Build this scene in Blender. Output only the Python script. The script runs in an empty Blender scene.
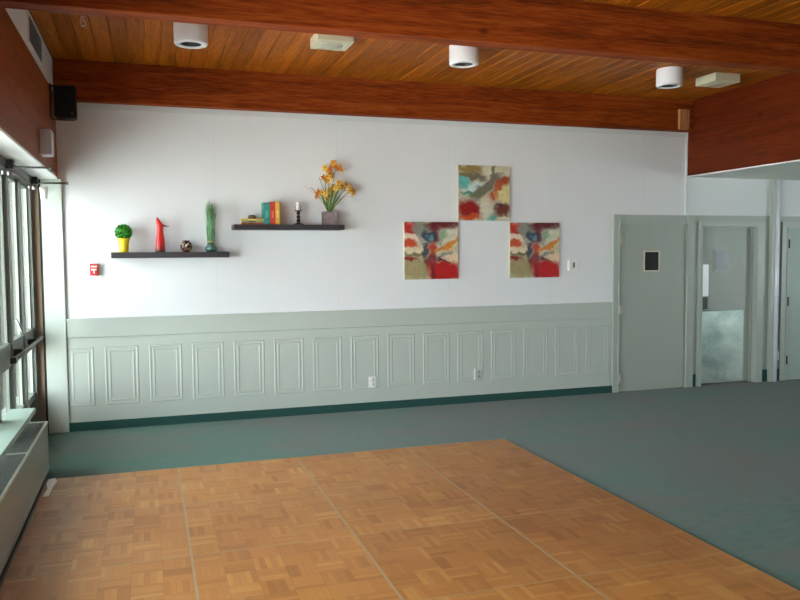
import bpy, bmesh, math, random
from mathutils import Vector, Matrix
random.seed(7)
PI = math.pi
sc = bpy.context.scene
COL = sc.collection

# ------------------------------------------------------------------ camera
cam_d = bpy.data.cameras.new('camera')
cam = bpy.data.objects.new('camera', cam_d)
COL.objects.link(cam)
cam_d.sensor_fit = 'HORIZONTAL'
cam_d.sensor_width = 36.0
cam_d.lens = 773.73 / 800 * 36.0
yaw, pitch, roll = .3153, -.0602, -.0074
fw = Vector((math.sin(yaw) * math.cos(pitch), math.cos(yaw) * math.cos(pitch), math.sin(pitch)))
rt = Vector((math.cos(yaw), -math.sin(yaw), 0))
up = rt.cross(fw)
rt2 = math.cos(roll) * rt + math.sin(roll) * up
up2 = -math.sin(roll) * rt + math.cos(roll) * up
M = Matrix((rt2, up2, -fw)).transposed().to_4x4()
M.translation = Vector((.7575, -7.754, 1.638))
cam.matrix_world = M
cam_d.clip_start = .05
sc.camera = cam

# ------------------------------------------------------------------ world, light, exposure
w = bpy.data.worlds.new('overcast_sky')
sc.world = w
w.use_nodes = True
bg = w.node_tree.nodes['Background']
bg.inputs[0].default_value = (.86, .94, 1.0, 1)
bg.inputs[1].default_value = 5.4

def portal(name, loc, rot, sx, sy):
    d = bpy.data.lights.new(name, 'AREA')
    d.shape = 'RECTANGLE'; d.size = sx; d.size_y = sy
    d.cycles.is_portal = True
    o = bpy.data.objects.new(name, d)
    o.location = loc; o.rotation_euler = rot
    COL.objects.link(o)
    return o
# sun behind the building: it lights the ground outside and never reaches in through the windows
sd = bpy.data.lights.new('sun', 'SUN'); sd.energy = 19; sd.angle = .02; sd.color = (.93, .97, 1.0)
so = bpy.data.objects.new('sun', sd); COL.objects.link(so)
so.rotation_euler = Vector((-.42, -.45, -.9)).to_track_quat('-Z', 'Y').to_euler()
# daylight enters through the long window wall on the left and the far right window
portal('daylight_portal_left', (-.36, -4.35, 1.35), (0, -PI / 2, 0), 1.95, 8.68)
portal('daylight_portal_right', (13.2, -5.25, 1.5), (0, PI / 2, 0), 1.9, 2.1)

vs = sc.view_settings
vs.view_transform = 'Standard'
vs.look = 'None'
vs.gamma = 1
vs.use_curve_mapping = False
vs.exposure = 1.43
sc.cycles.max_bounces = 10
sc.cycles.diffuse_bounces = 6
sc.cycles.transparent_max_bounces = 16
sc.cycles.use_denoising = True

# ------------------------------------------------------------------ materials
def lin(r, g, b):
    f = lambda c: (c / 255 / 12.92) if c / 255 <= .04045 else ((c / 255 + .055) / 1.055) ** 2.4
    return (f(r), f(g), f(b), 1)

class NT:
    def __init__(s, name, rough=.6, metal=0.0):
        s.m = bpy.data.materials.new(name); s.m.use_nodes = True
        s.t = s.m.node_tree; s.b = s.t.nodes['Principled BSDF']
        s.b.inputs['Roughness'].default_value = rough
        s.b.inputs['Metallic'].default_value = metal
    def n(s, typ, **kw):
        x = s.t.nodes.new(typ)
        for k, v in kw.items():
            if k == 'ins':
                for kk, vv in v.items():
                    if isinstance(vv, bpy.types.NodeSocket): s.t.links.new(vv, x.inputs[kk])
                    else: x.inputs[kk].default_value = vv
            else: setattr(x, k, v)
        return x
    def math(s, op, a, b=0.0, c=0.0):
        return s.n('ShaderNodeMath', operation=op, ins={0: a, 1: b, 2: c}).outputs[0]
    def mix(s, fac, a, b, blend='MIX'):
        x = s.n('ShaderNodeMix', data_type='RGBA', blend_type=blend)
        for k, v in ((0, fac), (6, a), (7, b)):
            if isinstance(v, bpy.types.NodeSocket): s.t.links.new(v, x.inputs[k])
            else: x.inputs[k].default_value = v
        return x.outputs[2]
    def coord(s, kind='Object'):
        return s.n('ShaderNodeTexCoord').outputs[kind]
    def world(s):
        return s.n('ShaderNodeNewGeometry').outputs['Position']
    def mapping(s, v, scale=(1, 1, 1), loc=(0, 0, 0), rot=(0, 0, 0)):
        return s.n('ShaderNodeMapping', ins={0: v, 1: loc, 2: rot, 3: scale}).outputs[0]
    def noise(s, v, scale=5, detail=3, rough=.5, dist=0):
        x = s.n('ShaderNodeTexNoise', ins={'Vector': v, 'Scale': scale, 'Detail': detail, 'Roughness': rough, 'Distortion': dist})
        return x.outputs[0]
    def ramp(s, f, stops):
        x = s.n('ShaderNodeValToRGB', ins={0: f}); e = x.color_ramp.elements
        e[0].position, e[0].color = stops[0]; e[1].position, e[1].color = stops[-1]
        for p, c in stops[1:-1]:
            q = e.new(p); q.color = c
        return x.outputs[0]
    def col(s, c):
        if isinstance(c, bpy.types.NodeSocket): s.t.links.new(c, s.b.inputs['Base Color'])
        else: s.b.inputs['Base Color'].default_value = c
        return s
    def bump(s, h, st=.2, d=.01):
        x = s.n('ShaderNodeBump', ins={'Height': h, 'Strength': st, 'Distance': d})
        s.t.links.new(x.outputs[0], s.b.inputs['Normal'])
        return s

def scaled(c, k): return (c[0] * k, c[1] * k, c[2] * k, 1)

def plain(name, c, rough=.6, metal=0.0, var=.06, scale=8):
    t = NT(name, rough, metal)
    f = t.noise(t.coord(), scale, 4)
    t.col(t.mix(f, scaled(c, 1 - var), scaled(c, 1 + var)))
    return t.m

def wood(name, dark, mid, light, axis, rough=.4, plank=None, knots=True):
    """grain stretched along axis ('x','y'); plank = (axis index, width) gives each board its own tone"""
    t = NT(name, rough)
    t.b.inputs['Specular IOR Level'].default_value = .12
    p = t.world()
    s = {'x': (.35, 6, 6), 'y': (6, .35, 6), 'z': (6, 6, .35)}[axis]
    v = t.mapping(p, s)
    tone = None
    if plank:
        sep = t.n('ShaderNodeSeparateXYZ', ins={0: p}).outputs[plank[0]]
        idx = t.math('FLOOR', t.math('DIVIDE', sep, plank[1]))
        wn = t.n('ShaderNodeTexWhiteNoise', noise_dimensions='1D', ins={'W': idx})
        tone = wn.outputs[0]
        off = t.n('ShaderNodeCombineXYZ', ins={0: t.math('MULTIPLY', tone, 37.0), 1: t.math('MULTIPLY', tone, 11.0)}).outputs[0]
        v = t.n('ShaderNodeVectorMath', operation='ADD', ins={0: v, 1: off}).outputs[0]
    f = t.noise(v, 2.2, 6, .62, 1.2)
    c = t.ramp(f, [(.28, dark), (.5, mid), (.72, light)])
    fine = t.noise(t.mapping(p, tuple(q * 6 for q in s)), 3, 3)
    c = t.mix(.35, c, t.ramp(fine, [(.35, dark), (.65, light)]))
    if tone is not None:
        c = t.mix(1.0, c, t.ramp(tone, [(0, (.72, .70, .66, 1)), (1, (1.12, 1.12, 1.1, 1))]), 'MULTIPLY')
    if knots:
        k = t.n('ShaderNodeTexVoronoi', ins={'Vector': t.mapping(p, tuple(1.6 if q > 1 else .9 for q in s)), 'Scale': 1.5}).outputs[0]
        kf = t.ramp(k, [(.035, (1, 1, 1, 1)), (.07, (0, 0, 0, 1))])
        c = t.mix(t.math('MULTIPLY', kf, .6), c, scaled(dark, .4))
    t.col(c)
    t.bump(fine, .08, .003)
    return t.m

M_ = {}
M_['white_wall'] = plain('white_wall_paint', lin(236, 237, 238), .55, var=.015, scale=2)
M_['white_trim'] = plain('white_trim_paint', lin(226, 229, 228), .45, var=.02)
M_['soffit'] = plain('white_soffit_board', lin(240, 240, 232), .6, var=.02)
M_['sage'] = plain('sage_green_paint', lin(190, 198, 188), .42, var=.02, scale=3)
M_['sage_door'] = plain('sage_grey_door_paint', lin(166, 173, 162), .4, var=.03, scale=2)
M_['sage_frame'] = plain('sage_frame_paint', lin(172, 180, 170), .35, var=.02, scale=3)
M_['planks'] = wood('cedar_ceiling_boards', lin(112, 50, 10), lin(186, 100, 24), lin(204, 122, 34), 'y', .42, plank=(0, .13))
M_['beam'] = wood('stained_cedar_beam', lin(74, 24, 8), lin(146, 56, 17), lin(182, 90, 32), 'x', .62)
M_['header'] = wood('stained_cedar_header', lin(104, 48, 20), lin(146, 74, 34), lin(164, 90, 44), 'y', .42)
M_['fascia'] = wood('stained_cedar_fascia', lin(74, 25, 9), lin(106, 38, 14), lin(122, 50, 19), 'y', .42)
M_['end_block'] = wood('pale_end_grain_wood', lin(150, 90, 55), lin(200, 130, 85), lin(216, 150, 100), 'z', .6, knots=False)
M_['alu'] = plain('grey_green_aluminium', lin(112, 116, 110), .45, .2, var=.05)
M_['alu_dark'] = plain('dark_bronze_aluminium', lin(56, 52, 50), .45, .4, var=.08)
M_['jamb'] = plain('tan_jamb_paint', lin(140, 120, 98), .5)
M_['chrome'] = plain('polished_steel', lin(200, 200, 205), .22, 1.0, var=.03)
M_['steel'] = plain('brushed_steel', lin(150, 150, 148), .35, 1.0, var=.06)
M_['black'] = plain('black_plastic', lin(26, 27, 30), .45, var=.1)
M_['black_cloth'] = plain('black_grille_cloth', lin(20, 21, 23), .9, var=.2, scale=60)
M_['shelf'] = plain('black_brown_shelf_laminate', lin(56, 50, 54), .42, var=.1)
M_['white_plastic'] = plain('white_plastic', lin(235, 234, 230), .4, var=.02)
M_['lamp_white'] = plain('white_enamel', lin(244, 240, 240), .4, var=.02)
M_['cream'] = plain('cream_plastic', lin(222, 218, 190), .45, var=.03)
M_['grey_box'] = plain('grey_enamel', lin(206, 208, 218), .45, var=.02)
M_['dark_hole'] = plain('dark_baffle', lin(44, 50, 54), .5, var=.1)
M_['heater'] = plain('grey_green_enamel', lin(150, 155, 146), .38, .1, var=.03, scale=2)
M_['heater_trim'] = plain('pale_heater_trim', lin(192, 200, 188), .35, .2, var=.02)
M_['sill'] = plain('pale_green_sill_laminate', lin(150, 172, 158), .4, var=.03)
M_['grille'] = plain('dark_heater_grille', lin(122, 128, 122), .5, .2, var=.05)
M_['hinge'] = plain('satin_hinge', lin(196, 192, 176), .35, .2)
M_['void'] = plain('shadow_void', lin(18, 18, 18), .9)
M_['concrete'] = plain('pavement_concrete', lin(205, 204, 198), .8, var=.08, scale=1)

def carpet():
    t = NT('green_carpet', .95)
    p = t.world()
    fine = t.noise(t.mapping(p, (1, 1, 1)), 150, 3, .75)
    streak = t.noise(t.mapping(p, (2.5, 9, 1)), 3, 5, .65)
    blot = t.noise(t.mapping(p, (.8, 1.2, 1)), .9, 4, .55, .6)
    green = t.ramp(streak, [(.3, lin(16, 74, 56)), (.7, lin(46, 94, 76))])
    worn = t.ramp(blot, [(.42, (0, 0, 0, 1)), (.60, (1, 1, 1, 1))])
    c = t.mix(t.math('MULTIPLY', worn, .7), green, lin(74, 75, 64))
    c = t.mix(.5, c, t.ramp(fine, [(.38, (.3, .3, .3, 1)), (.62, (1.7, 1.7, 1.7, 1))]), 'MULTIPLY')
    t.col(c); t.bump(fine, .5, .004)
    t.b.inputs['Sheen Weight'].default_value = .15
    return t.m
M_['carpet'] = carpet()
def baseboard_m():
    t = NT('dark_green_carpet_base', .95)
    f = t.noise(t.mapping(t.world(), (6, 6, 20)), 8, 4)
    t.col(t.ramp(f, [(.3, lin(24, 62, 58)), (.7, lin(44, 88, 80))]))
    return t.m
M_['base'] = baseboard_m()

SEC = .91
X0, YF = .035, -1.70
ft = .018
def parquet():
    t = NT('finger_parquet', .36)
    p = t.world()
    T = SEC / 6
    sep = t.n('ShaderNodeSeparateXYZ', ins={0: p})
    u = t.math('DIVIDE', t.math('SUBTRACT', sep.outputs[0], X0), T)
    v = t.math('DIVIDE', t.math('SUBTRACT', sep.outputs[1], YF), T)
    iu, iv = t.math('FLOOR', u), t.math('FLOOR', v)
    fu, fv = t.math('FRACT', u), t.math('FRACT', v)
    par = t.math('MODULO', t.math('ADD', t.math('ADD', iu, iv), 1000.0), 2.0)
    along = t.n('ShaderNodeMix', data_type='FLOAT', ins={0: par, 2: fu, 3: fv}).outputs[0]
    other = t.n('ShaderNodeMix', data_type='FLOAT', ins={0: par, 2: fv, 3: fu}).outputs[0]
    sl = t.math('FLOOR', t.math('MULTIPLY', along, 5.0))
    cid = t.n('ShaderNodeCombineXYZ', ins={0: iu, 1: iv, 2: sl}).outputs[0]
    wn = t.n('ShaderNodeTexWhiteNoise', noise_dimensions='3D', ins={'Vector': cid}).outputs[0]
    tid = t.n('ShaderNodeCombineXYZ', ins={0: iu, 1: iv, 2: 91.0}).outputs[0]
    wt = t.n('ShaderNodeTexWhiteNoise', noise_dimensions='3D', ins={'Vector': tid}).outputs[0]
    tone = t.math('ADD', t.math('MULTIPLY', wn, .65), t.math('MULTIPLY', wt, .35))
    c = t.ramp(tone, [(.08, lin(154, 102, 44)), (.45, lin(176, 122, 58)), (.7, lin(176, 124, 62)), (.95, lin(192, 144, 78))])
    # grain along each slat
    gv = t.n('ShaderNodeCombineXYZ', ins={0: t.math('MULTIPLY', along, 9.0), 1: t.math('MULTIPLY', other, 1.2), 2: t.math('MULTIPLY', wn, 50.0)}).outputs[0]
    g = t.noise(gv, 3.0, 4, .6)
    c = t.mix(.4, c, t.ramp(g, [(.3, (.8, .76, .7, 1)), (.7, (1.14, 1.14, 1.12, 1))]), 'MULTIPLY')
    # joints between the slats and between the tiles
    fs = t.math('FRACT', t.math('MULTIPLY', along, 5.0))
    e1 = t.math('LESS_THAN', t.math('MINIMUM', fs, t.math('SUBTRACT', 1.0, fs)), .03)
    e2 = t.math('LESS_THAN', t.math('MINIMUM', other, t.math('SUBTRACT', 1.0, other)), .012)
    j = t.math('MAXIMUM', e1, e2)
    c = t.mix(t.math('MULTIPLY', j, .3), c, lin(92, 52, 26))
    # worn varnish: darker and redder stain areas, section tone
    st = t.noise(p, .55, 3, .5)
    orr = t.n('ShaderNodeObjectInfo').outputs['Random']
    c = t.mix(1.0, c, t.ramp(st, [(.35, (.86, .78, .68, 1)), (.65, (1.06, 1.05, 1.04, 1))]), 'MULTIPLY')
    c = t.mix(1.0, c, t.ramp(orr, [(0, (.84, .77, .68, 1)), (1, (1.06, 1.05, 1.02, 1))]), 'MULTIPLY')
    t.col(c)
    rg = t.noise(p, 3.5, 3)
    t.t.links.new(t.n('ShaderNodeMapRange', ins={0: rg, 3: .34, 4: .5}).outputs[0], t.b.inputs['Roughness'])
    return t.m
M_['parquet'] = parquet()
M_['floor_trim'] = plain('dull_floor_trim', lin(160, 144, 116), .5, .2, var=.1)

def block_m():
    t = NT('beige_block', .9)
    v = t.mapping(t.world(), (1, 1, 1), rot=(PI / 2, 0, 0))
    br = t.n('ShaderNodeTexBrick', ins={'Vector': v, 'Color1': lin(64, 57, 50), 'Color2': lin(54, 48, 42), 'Mortar': lin(26, 23, 21), 'Scale': 1.0, 'Mortar Size': .012, 'Brick Width': .42, 'Row Height': .21})
    t.col(t.mix(.3, br.outputs[0], t.ramp(t.noise(t.world(), 9, 4), [(.3, lin(38, 34, 30)), (.7, lin(68, 62, 54))])))
    return t.m
M_['block'] = block_m()

def glass_m():
    t = NT('window_glass'); nt = t.t
    nt.nodes.remove(t.b)
    out = [n for n in nt.nodes if n.type == 'OUTPUT_MATERIAL'][0]
    tr = nt.nodes.new('ShaderNodeBsdfTransparent'); tr.inputs[0].default_value = (.955, .97, .965, 1)
    gl = nt.nodes.new('ShaderNodeBsdfGlossy'); gl.inputs['Roughness'].default_value = .02
    ge = nt.nodes.new('ShaderNodeNewGeometry')
    dt = t.n('ShaderNodeVectorMath', operation='DOT_PRODUCT', ins={0: ge.outputs['Normal'], 1: ge.outputs['Incoming']}).outputs['Value']
    fz = t.math('ADD', t.math('MULTIPLY', t.math('POWER', t.math('SUBTRACT', 1.0, t.math('ABSOLUTE', dt)), 5.0), .9), .03)
    mx = nt.nodes.new('ShaderNodeMixShader')
    nt.links.new(t.math('MINIMUM', fz, 1.0), mx.inputs[0]); nt.links.new(tr.outputs[0], mx.inputs[1]); nt.links.new(gl.outputs[0], mx.inputs[2])
    nt.links.new(mx.outputs[0], out.inputs[0])
    return t.m
M_['glass'] = glass_m()

# ------------------------------------------------------------------ mesh helpers
def bx(bm, x0, x1, y0, y1, z0, z1, mi=0, bev=0):
    if bev:
        tb = bmesh.new(); bmesh.ops.create_cube(tb, size=1)
        for v in tb.verts:
            v.co = Vector(((x0 + x1) / 2 + v.co.x * (x1 - x0), (y0 + y1) / 2 + v.co.y * (y1 - y0), (z0 + z1) / 2 + v.co.z * (z1 - z0)))
        bmesh.ops.bevel(tb, geom=tb.edges[:], offset=bev, segments=2, affect='EDGES', profile=.7)
        me = bpy.data.meshes.new('t'); tb.to_mesh(me); tb.free(); n0 = len(bm.faces)
        bm.from_mesh(me); bpy.data.meshes.remove(me)
        bm.faces.ensure_lookup_table()
        for f in bm.faces[n0:]: f.material_index = mi
        return
    vs_ = [bm.verts.new((x, y, z)) for x in (x0, x1) for y in (y0, y1) for z in (z0, z1)]
    for q in ((0, 1, 3, 2), (4, 6, 7, 5), (0, 4, 5, 1), (2, 3, 7, 6), (0, 2, 6, 4), (1, 5, 7, 3)):
        f = bm.faces.new([vs_[i] for i in q]); f.material_index = mi

def B(*a, **k):
    bm = bmesh.new(); bx(bm, *a, **k); return bm

def lathe(bm, prof, n=32, c=(0, 0, 0), mi=0, cap=True, smooth=True, sx=1, sy=1):
    rings = []
    for r, z in prof:
        rings.append([bm.verts.new((c[0] + sx * r * math.cos(2 * PI * i / n), c[1] + sy * r * math.sin(2 * PI * i / n), c[2] + z)) for i in range(n)])
    for a, b in zip(rings, rings[1:]):
        for i in range(n):
            f = bm.faces.new((a[i], a[(i + 1) % n], b[(i + 1) % n], b[i])); f.smooth = smooth; f.material_index = mi
    if cap:
        f = bm.faces.new(rings[0][::-1]); f.material_index = mi
        f = bm.faces.new(rings[-1]); f.material_index = mi

def tube(bm, pts, r, n=8, mi=0):
    pts = [Vector(p) for p in pts]
    rs = r if isinstance(r, (list, tuple)) else [r] * len(pts)
    rings = []
    for i, p in enumerate(pts):
        d = (pts[min(i + 1, len(pts) - 1)] - pts[max(i - 1, 0)]).normalized()
        a = d.orthogonal().normalized() if i == 0 else (a - d * a.dot(d)).normalized()
        b = d.cross(a)
        rings.append([bm.verts.new(p + rs[i] * (math.cos(2 * PI * k / n) * a + math.sin(2 * PI * k / n) * b)) for k in range(n)])
    for A, Bq in zip(rings, rings[1:]):
        for k in range(n):
            f = bm.faces.new((A[k], A[(k + 1) % n], Bq[(k + 1) % n], Bq[k])); f.smooth = True; f.material_index = mi
    bm.faces.new(rings[0][::-1]); bm.faces.new(rings[-1])

def blade(bm, pts, wds, side=Vector((1, 0, 0)), fold=.25):
    """a leaf blade: centre line points, widths, folded along the midrib, with thickness"""
    pts = [Vector(p) for p in pts]; rows = []
    for i, p in enumerate(pts):
        d = (pts[min(i + 1, len(pts) - 1)] - pts[max(i - 1, 0)]).normalized()
        s = (side - d * side.dot(d)).normalized(); nn = d.cross(s)
        wv = wds[i]
        rows.append([bm.verts.new(p - s * wv + nn * wv * fold), bm.verts.new(p), bm.verts.new(p + s * wv + nn * wv * fold), bm.verts.new(p - nn * .0012)])
    for a, b in zip(rows, rows[1:]):
        for q in ((0, 1), (1, 2), (2, 3), (3, 0)):
            f = bm.faces.new((a[q[0]], a[q[1]], b[q[1]], b[q[0]])); f.smooth = True
    bm.faces.new(rows[0]); bm.faces.new(rows[-1][::-1])

def obj(name, bm, mats, parent=None, fix=True, loc=None):
    if fix: bmesh.ops.recalc_face_normals(bm, faces=bm.faces[:])
    me = bpy.data.meshes.new(name); bm.to_mesh(me); bm.free()
    for m in (mats if isinstance(mats, (list, tuple)) else [mats]):
        me.materials.append(M_[m] if isinstance(m, str) else m)
    o = bpy.data.objects.new(name, me); COL.objects.link(o)
    if parent: o.parent = parent
    if loc: o.location = loc
    return o

def struct(name, bm, mats, **k):
    o = obj(name, bm, mats, **k); o['kind'] = 'structure'; return o

def thing(name, label, cat, loc=(0, 0, 0), rz=0, group=None):
    o = bpy.data.objects.new(name, None); COL.objects.link(o)
    o.location = loc; o.rotation_euler = (0, 0, rz); o.empty_display_size = .05
    o['label'] = label; o['category'] = cat
    if group: o['group'] = group
    return o

def tag(o, label, cat, group=None):
    o['label'] = label; o['category'] = cat
    if group: o['group'] = group
    return o

def copy_tree(o, parent=None):
    c = o.copy(); COL.objects.link(c)
    if parent: c.parent = parent
    for ch in list(o.children): copy_tree(ch, c)
    return c

# ------------------------------------------------------------------ room shell
XW = -.27            # glazing plane
ZC = 3.40            # ceiling boards
ZB = 3.04            # beam underside
XR = 6.88            # wooden fascia
ZS = 2.53            # soffit right of the fascia
YB = -12.0           # rear wall
XE = 13.1            # far right wall

struct('floor', B(-.30, XE, YB, .15, -.10, 0), 'carpet')

# back wall: openings for the two right doors (door_1 sits flush, door_2 is recessed)
bm = bmesh.new()
bx(bm, -.145, 7.10, 0, .15, 0, 3.6)
bx(bm, 7.10, 7.934, 0, .15, 1.95, 3.6)
bx(bm, 7.934, XE + .1, 0, .15, 0, 3.6)
bx(bm, 7.10, 7.934, .15, .2, 0, 1.95)
struct('wall_back', bm, 'white_wall')
struct('wall_front', B(-.3, XE, YB - .12, YB, 0, 3.6), 'white_wall')
bm = bmesh.new()
bx(bm, XE, XE + .12, YB, -6.3, 0, 3.6); bx(bm, XE, XE + .12, -4.2, 0, 0, 3.6)
bx(bm, XE, XE + .12, -6.3, -4.2, 0, .55); bx(bm, XE, XE + .12, -6.3, -4.2, 2.45, 3.6)
struct('wall_right', bm, 'white_wall')
# right window: frame and glass
bm = bmesh.new()
for k in range(3): bx(bm, XE, XE + .06, -6.3 + k * 1.02, -6.3 + k * 1.02 + .06, .55, 2.45)
bx(bm, XE, XE + .06, -6.3, -4.2, .55, .61); bx(bm, XE, XE + .06, -6.3, -4.2, 2.39, 2.45)
wr = struct('window_9', bm, 'alu')
obj('glass_pane', B(XE + .03, XE + .036, -6.28, -4.22, .6, 2.4), 'glass', wr)

# ceiling boards with real V grooves, boards run away from the back wall's beams
bm = bmesh.new(); wd = .13; top = ZC + .06
k0, k1 = -3, int(XE / wd) + 1
prof = []
for k in range(k0, k1):
    a = k * wd
    prof += [(a, ZC + .011), (a + .008, ZC), (a + wd - .008, ZC)]
prof.append((k1 * wd, ZC + .011))
f0 = [bm.verts.new((x, 0.15, z)) for x, z in prof]; f1 = [bm.verts.new((x, YB, z)) for x, z in prof]
g0 = [bm.verts.new((x, 0.15, top)) for x, z in prof]; g1 = [bm.verts.new((x, YB, top)) for x, z in prof]
for i in range(len(prof) - 1):
    bm.faces.new((f0[i], f0[i + 1], f1[i + 1], f1[i])); bm.faces.new((g0[i], g1[i], g1[i + 1], g0[i + 1]))
    bm.faces.new((f0[i], g0[i], g0[i + 1], f0[i + 1])); bm.faces.new((f1[i], f1[i + 1], g1[i + 1], g1[i]))
struct('ceiling', bm, 'planks')

# beams
for i, (ya, yb) in enumerate([(-.11, 0), (-2.87, -2.73), (-5.60, -5.44), (-8.34, -8.18), (-11.08, -10.92)]):
    struct('trim_%d' % (i + 1), B(0.0, XR, ya, yb, ZB + (.022 if i else 0), ZC + .02, bev=.006), 'beam')

# window side: header, white panel above, soffit, low wall
struct('wall_left', B(-.30, -.02, YB, 0, 3.11, ZC + .04), 'white_trim')
bm = bmesh.new(); bx(bm, -.02, 0, YB, 0, 2.35, 3.10, bev=.004)
struct('trim_6', bm, 'header')
bm = bmesh.new(); bx(bm, -.02, -.004, YB, 0, 3.10, ZC, 0)
struct('trim_7', bm, 'white_trim')
bm = bmesh.new(); bx(bm, -.36, .004, YB, 0, 2.335, 2.352); bx(bm, -.36, -.02, YB, 0, 2.352, 3.11)
struct('trim_8', bm, 'white_trim')
bm = B(-.42, -.29, YB, 0, 0, .36); bx(bm, -.36, -.2, YB, -8.67, .36, 2.335)
struct('trim_9', bm, 'sage')

# the wooden fascia and the white soffit at the right
struct('trim_10', B(XR, XR + .03, YB, 0, ZS, ZC + .02, bev=.003), 'fascia')
bm = bmesh.new()
bx(bm, XR - .004, XR + .03, YB, 0, ZS - .015, ZS - .001)
y = 0
while y > YB:
    bx(bm, XR + .031, XE, y - .597, y, ZS - .012, ZS + .02); y -= .6
bx(bm, XR + .031, XE, YB, 0, ZS - .002, ZS + .03)
struct('trim_11', bm, 'soffit')
tag(obj('wood_block', B(6.66, 6.79, -.155, -.112, 3.05, 3.28, bev=.003), 'end_block'),
    'short pale upright wood block fixed at the right end of the wall beam', 'wood block')

# thin crown strip, vertical white corner bead, panel seams
bm = bmesh.new()
bx(bm, .0, XR, -.012, 0, 2.985, ZB); bx(bm, 6.862, 6.88, -.02, 0, 2.06, ZB)
bx(bm, .18, .188, -.003, 0, 2.55, 2.985)
for xx in (1.40, 2.62, 3.84, 5.06, 6.28): bx(bm, xx, xx + .004, -.001, 0, 1.06, 2.985)
struct('trim_12', bm, 'white_trim')
# sage corner strip beside the windows
struct('trim_13', B(-.145, .03, -.03, 0, 0, 2.335, bev=.003), 'sage')

# wainscot: backing board, top band, moulded panels
bm = bmesh.new()
bx(bm, .03, 5.87, -.014, 0, 0, .875)
bx(bm, .03, 5.87, -.020, 0, .878, 1.045)
bx(bm, .03, 5.87, -.028, 0, 1.040, 1.056)
bx(bm, .03, 5.87, -.017, 0, .855, .868)
ws = struct('trim_14', bm, 'sage')
def moulding(w_, h_):
    bm = bmesh.new()
    prof = [(0, 0), (.006, .0035), (.014, .0035), (.022, .0008), (.034, .0008), (.041, .003), (.048, .003), (.056, 0)]
    rings = []
    for d, hh in prof:
        a, b = w_ / 2 - d, h_ / 2 - d
        rings.append([bm.verts.new(p) for p in ((-a, -hh, -b), (a, -hh, -b), (a, -hh, b), (-a, -hh, b))])
    for r0, r1 in zip(rings, rings[1:]):
        for i in range(4): bm.faces.new((r0[i], r0[(i + 1) % 4], r1[(i + 1) % 4], r1[i]))
    return bm
bm = moulding(.23, .555)
obj('wainscot_panel', bm, 'sage', ws, loc=(.147, -.014, .508))
pan = obj('wainscot_panel', moulding(.302, .555), 'sage', ws, loc=(.508, -.014, .508))
for k in range(1, 14):
    c = pan.copy(); COL.objects.link(c); c.location = (.508 + k * .3975, -.014, .508)
struct('baseboard_back', B(.03, 5.87, -.024, -.014, 0, .082), 'base')

# sage surround of the doors at the right
bm = bmesh.new()
bx(bm, 5.87, 5.948, -.035, 0, 0, 2.065); bx(bm, 5.948, 6.88, -.02, 0, 1.968, 2.065); bx(bm, 6.88, 6.985, -.035, 0, 0, 2.065)
bx(bm, 5.932, 5.948, -.045, -.0351, 0, 1.966); bx(bm, 6.88, 6.90, -.045, -.0351, 0, 1.966); bx(bm, 5.945, 6.90, -.045, -.0351, 1.966, 1.982)
bx(bm, 5.948, 6.88, -.004, 0, 0, 1.968)
d1 = struct('door_1', bm, 'sage_frame')
obj('door_leaf', B(5.955, 6.873, -.018, -.004, .01, 1.96, bev=.002), 'sage_door', d1)
bm = bmesh.new(); bx(bm, 6.285, 6.50, -.026, -.018, 1.405, 1.645)
wf = obj('door_window', bm, 'cream', d1)
obj('window_glass', B(6.297, 6.482, -.0285, -.026, 1.417, 1.633), plain('dark_wired_glass', lin(22, 24, 26), .12), wf)
for z in (1.77, .97, .16):
    bm = bmesh.new(); lathe(bm, [(.008, -.055), (.008, .055)], 10, (5.952, -.050, z)); bx(bm, 5.95, 5.985, -.047, -.018, z - .05, z + .05)
    obj('hinge', bm, 'hinge', d1)

# filler wall between the doors and door 2
bm = bmesh.new(); bx(bm, 6.985, 7.045, -.012, 0, .10, 2.065)
bx(bm, 8.03, 8.14, -.012, 0, .10, 2.065); bx(bm, 8.24, 8.30, -.012, 0, .10, 2.065); bx(bm, 8.05, 8.12, -.018, 0, .93, 1.06)
bx(bm, 7.045, 8.03, -.010, 0, 1.99, 2.065); bx(bm, 8.30, XE, -.012, 0, 1.97, 2.065)
struct('trim_15', bm, 'sage_door')
bm = bmesh.new()
for a, b in ((6.99, 7.04), (8.04, 8.135), (8.235, 8.30)): bx(bm, a, b, -.022, 0, 0, .15)
struct('baseboard_right', bm, 'base')
bm = bmesh.new()
for a, b in ((7.045, 7.095), (7.939, 8.03)): bx(bm, a, b, -.03, .0, 0, 1.95)
bx(bm, 7.045, 8.03, -.03, 0, 1.95, 1.99)
bx(bm, 7.095, 7.11, -.038, .10, 0, 1.935); bx(bm, 7.924, 7.939, -.038, .10, 0, 1.935); bx(bm, 7.095, 7.939, -.038, .10, 1.935, 1.9499)
bx(bm, 7.90, 7.9239, .04, .0999, 0, 1.9149); bx(bm, 7.1101, 7.9239, .04, .0999, 1.915, 1.9349)
d2 = struct('door_2', bm, 'sage_frame')
obj('door_leaf', B(7.112, 7.90, .055, .095, .012, 1.914, bev=.002), 'sage_door', d2)
def brushed_plate():
    t = NT('scuffed_kick_plate', .38, .85)
    v = t.coord()
    s = t.noise(t.mapping(v, (1.5, 1.5, 2)), 1.6, 5, .6, .5)
    t.col(t.ramp(s, [(.35, lin(136, 152, 146)), (.65, lin(188, 196, 188))]))
    t.t.links.new(t.n('ShaderNodeMapRange', ins={0: s, 3: .28, 4: .5}).outputs[0], t.b.inputs['Roughness'])
    return t.m
obj('kick_plate', B(7.115, 7.80, .048, .055, .03, .90, bev=.001), brushed_plate(), d2)
dw = obj('door_window', B(7.34, 7.565, .046, .055, 1.39, 1.655), 'sage_frame', d2)
obj('window_glass', B(7.357, 7.548, .0435, .046, 1.407, 1.638), plain('grey_wired_glass', lin(118, 126, 128), .2), dw)
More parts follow.
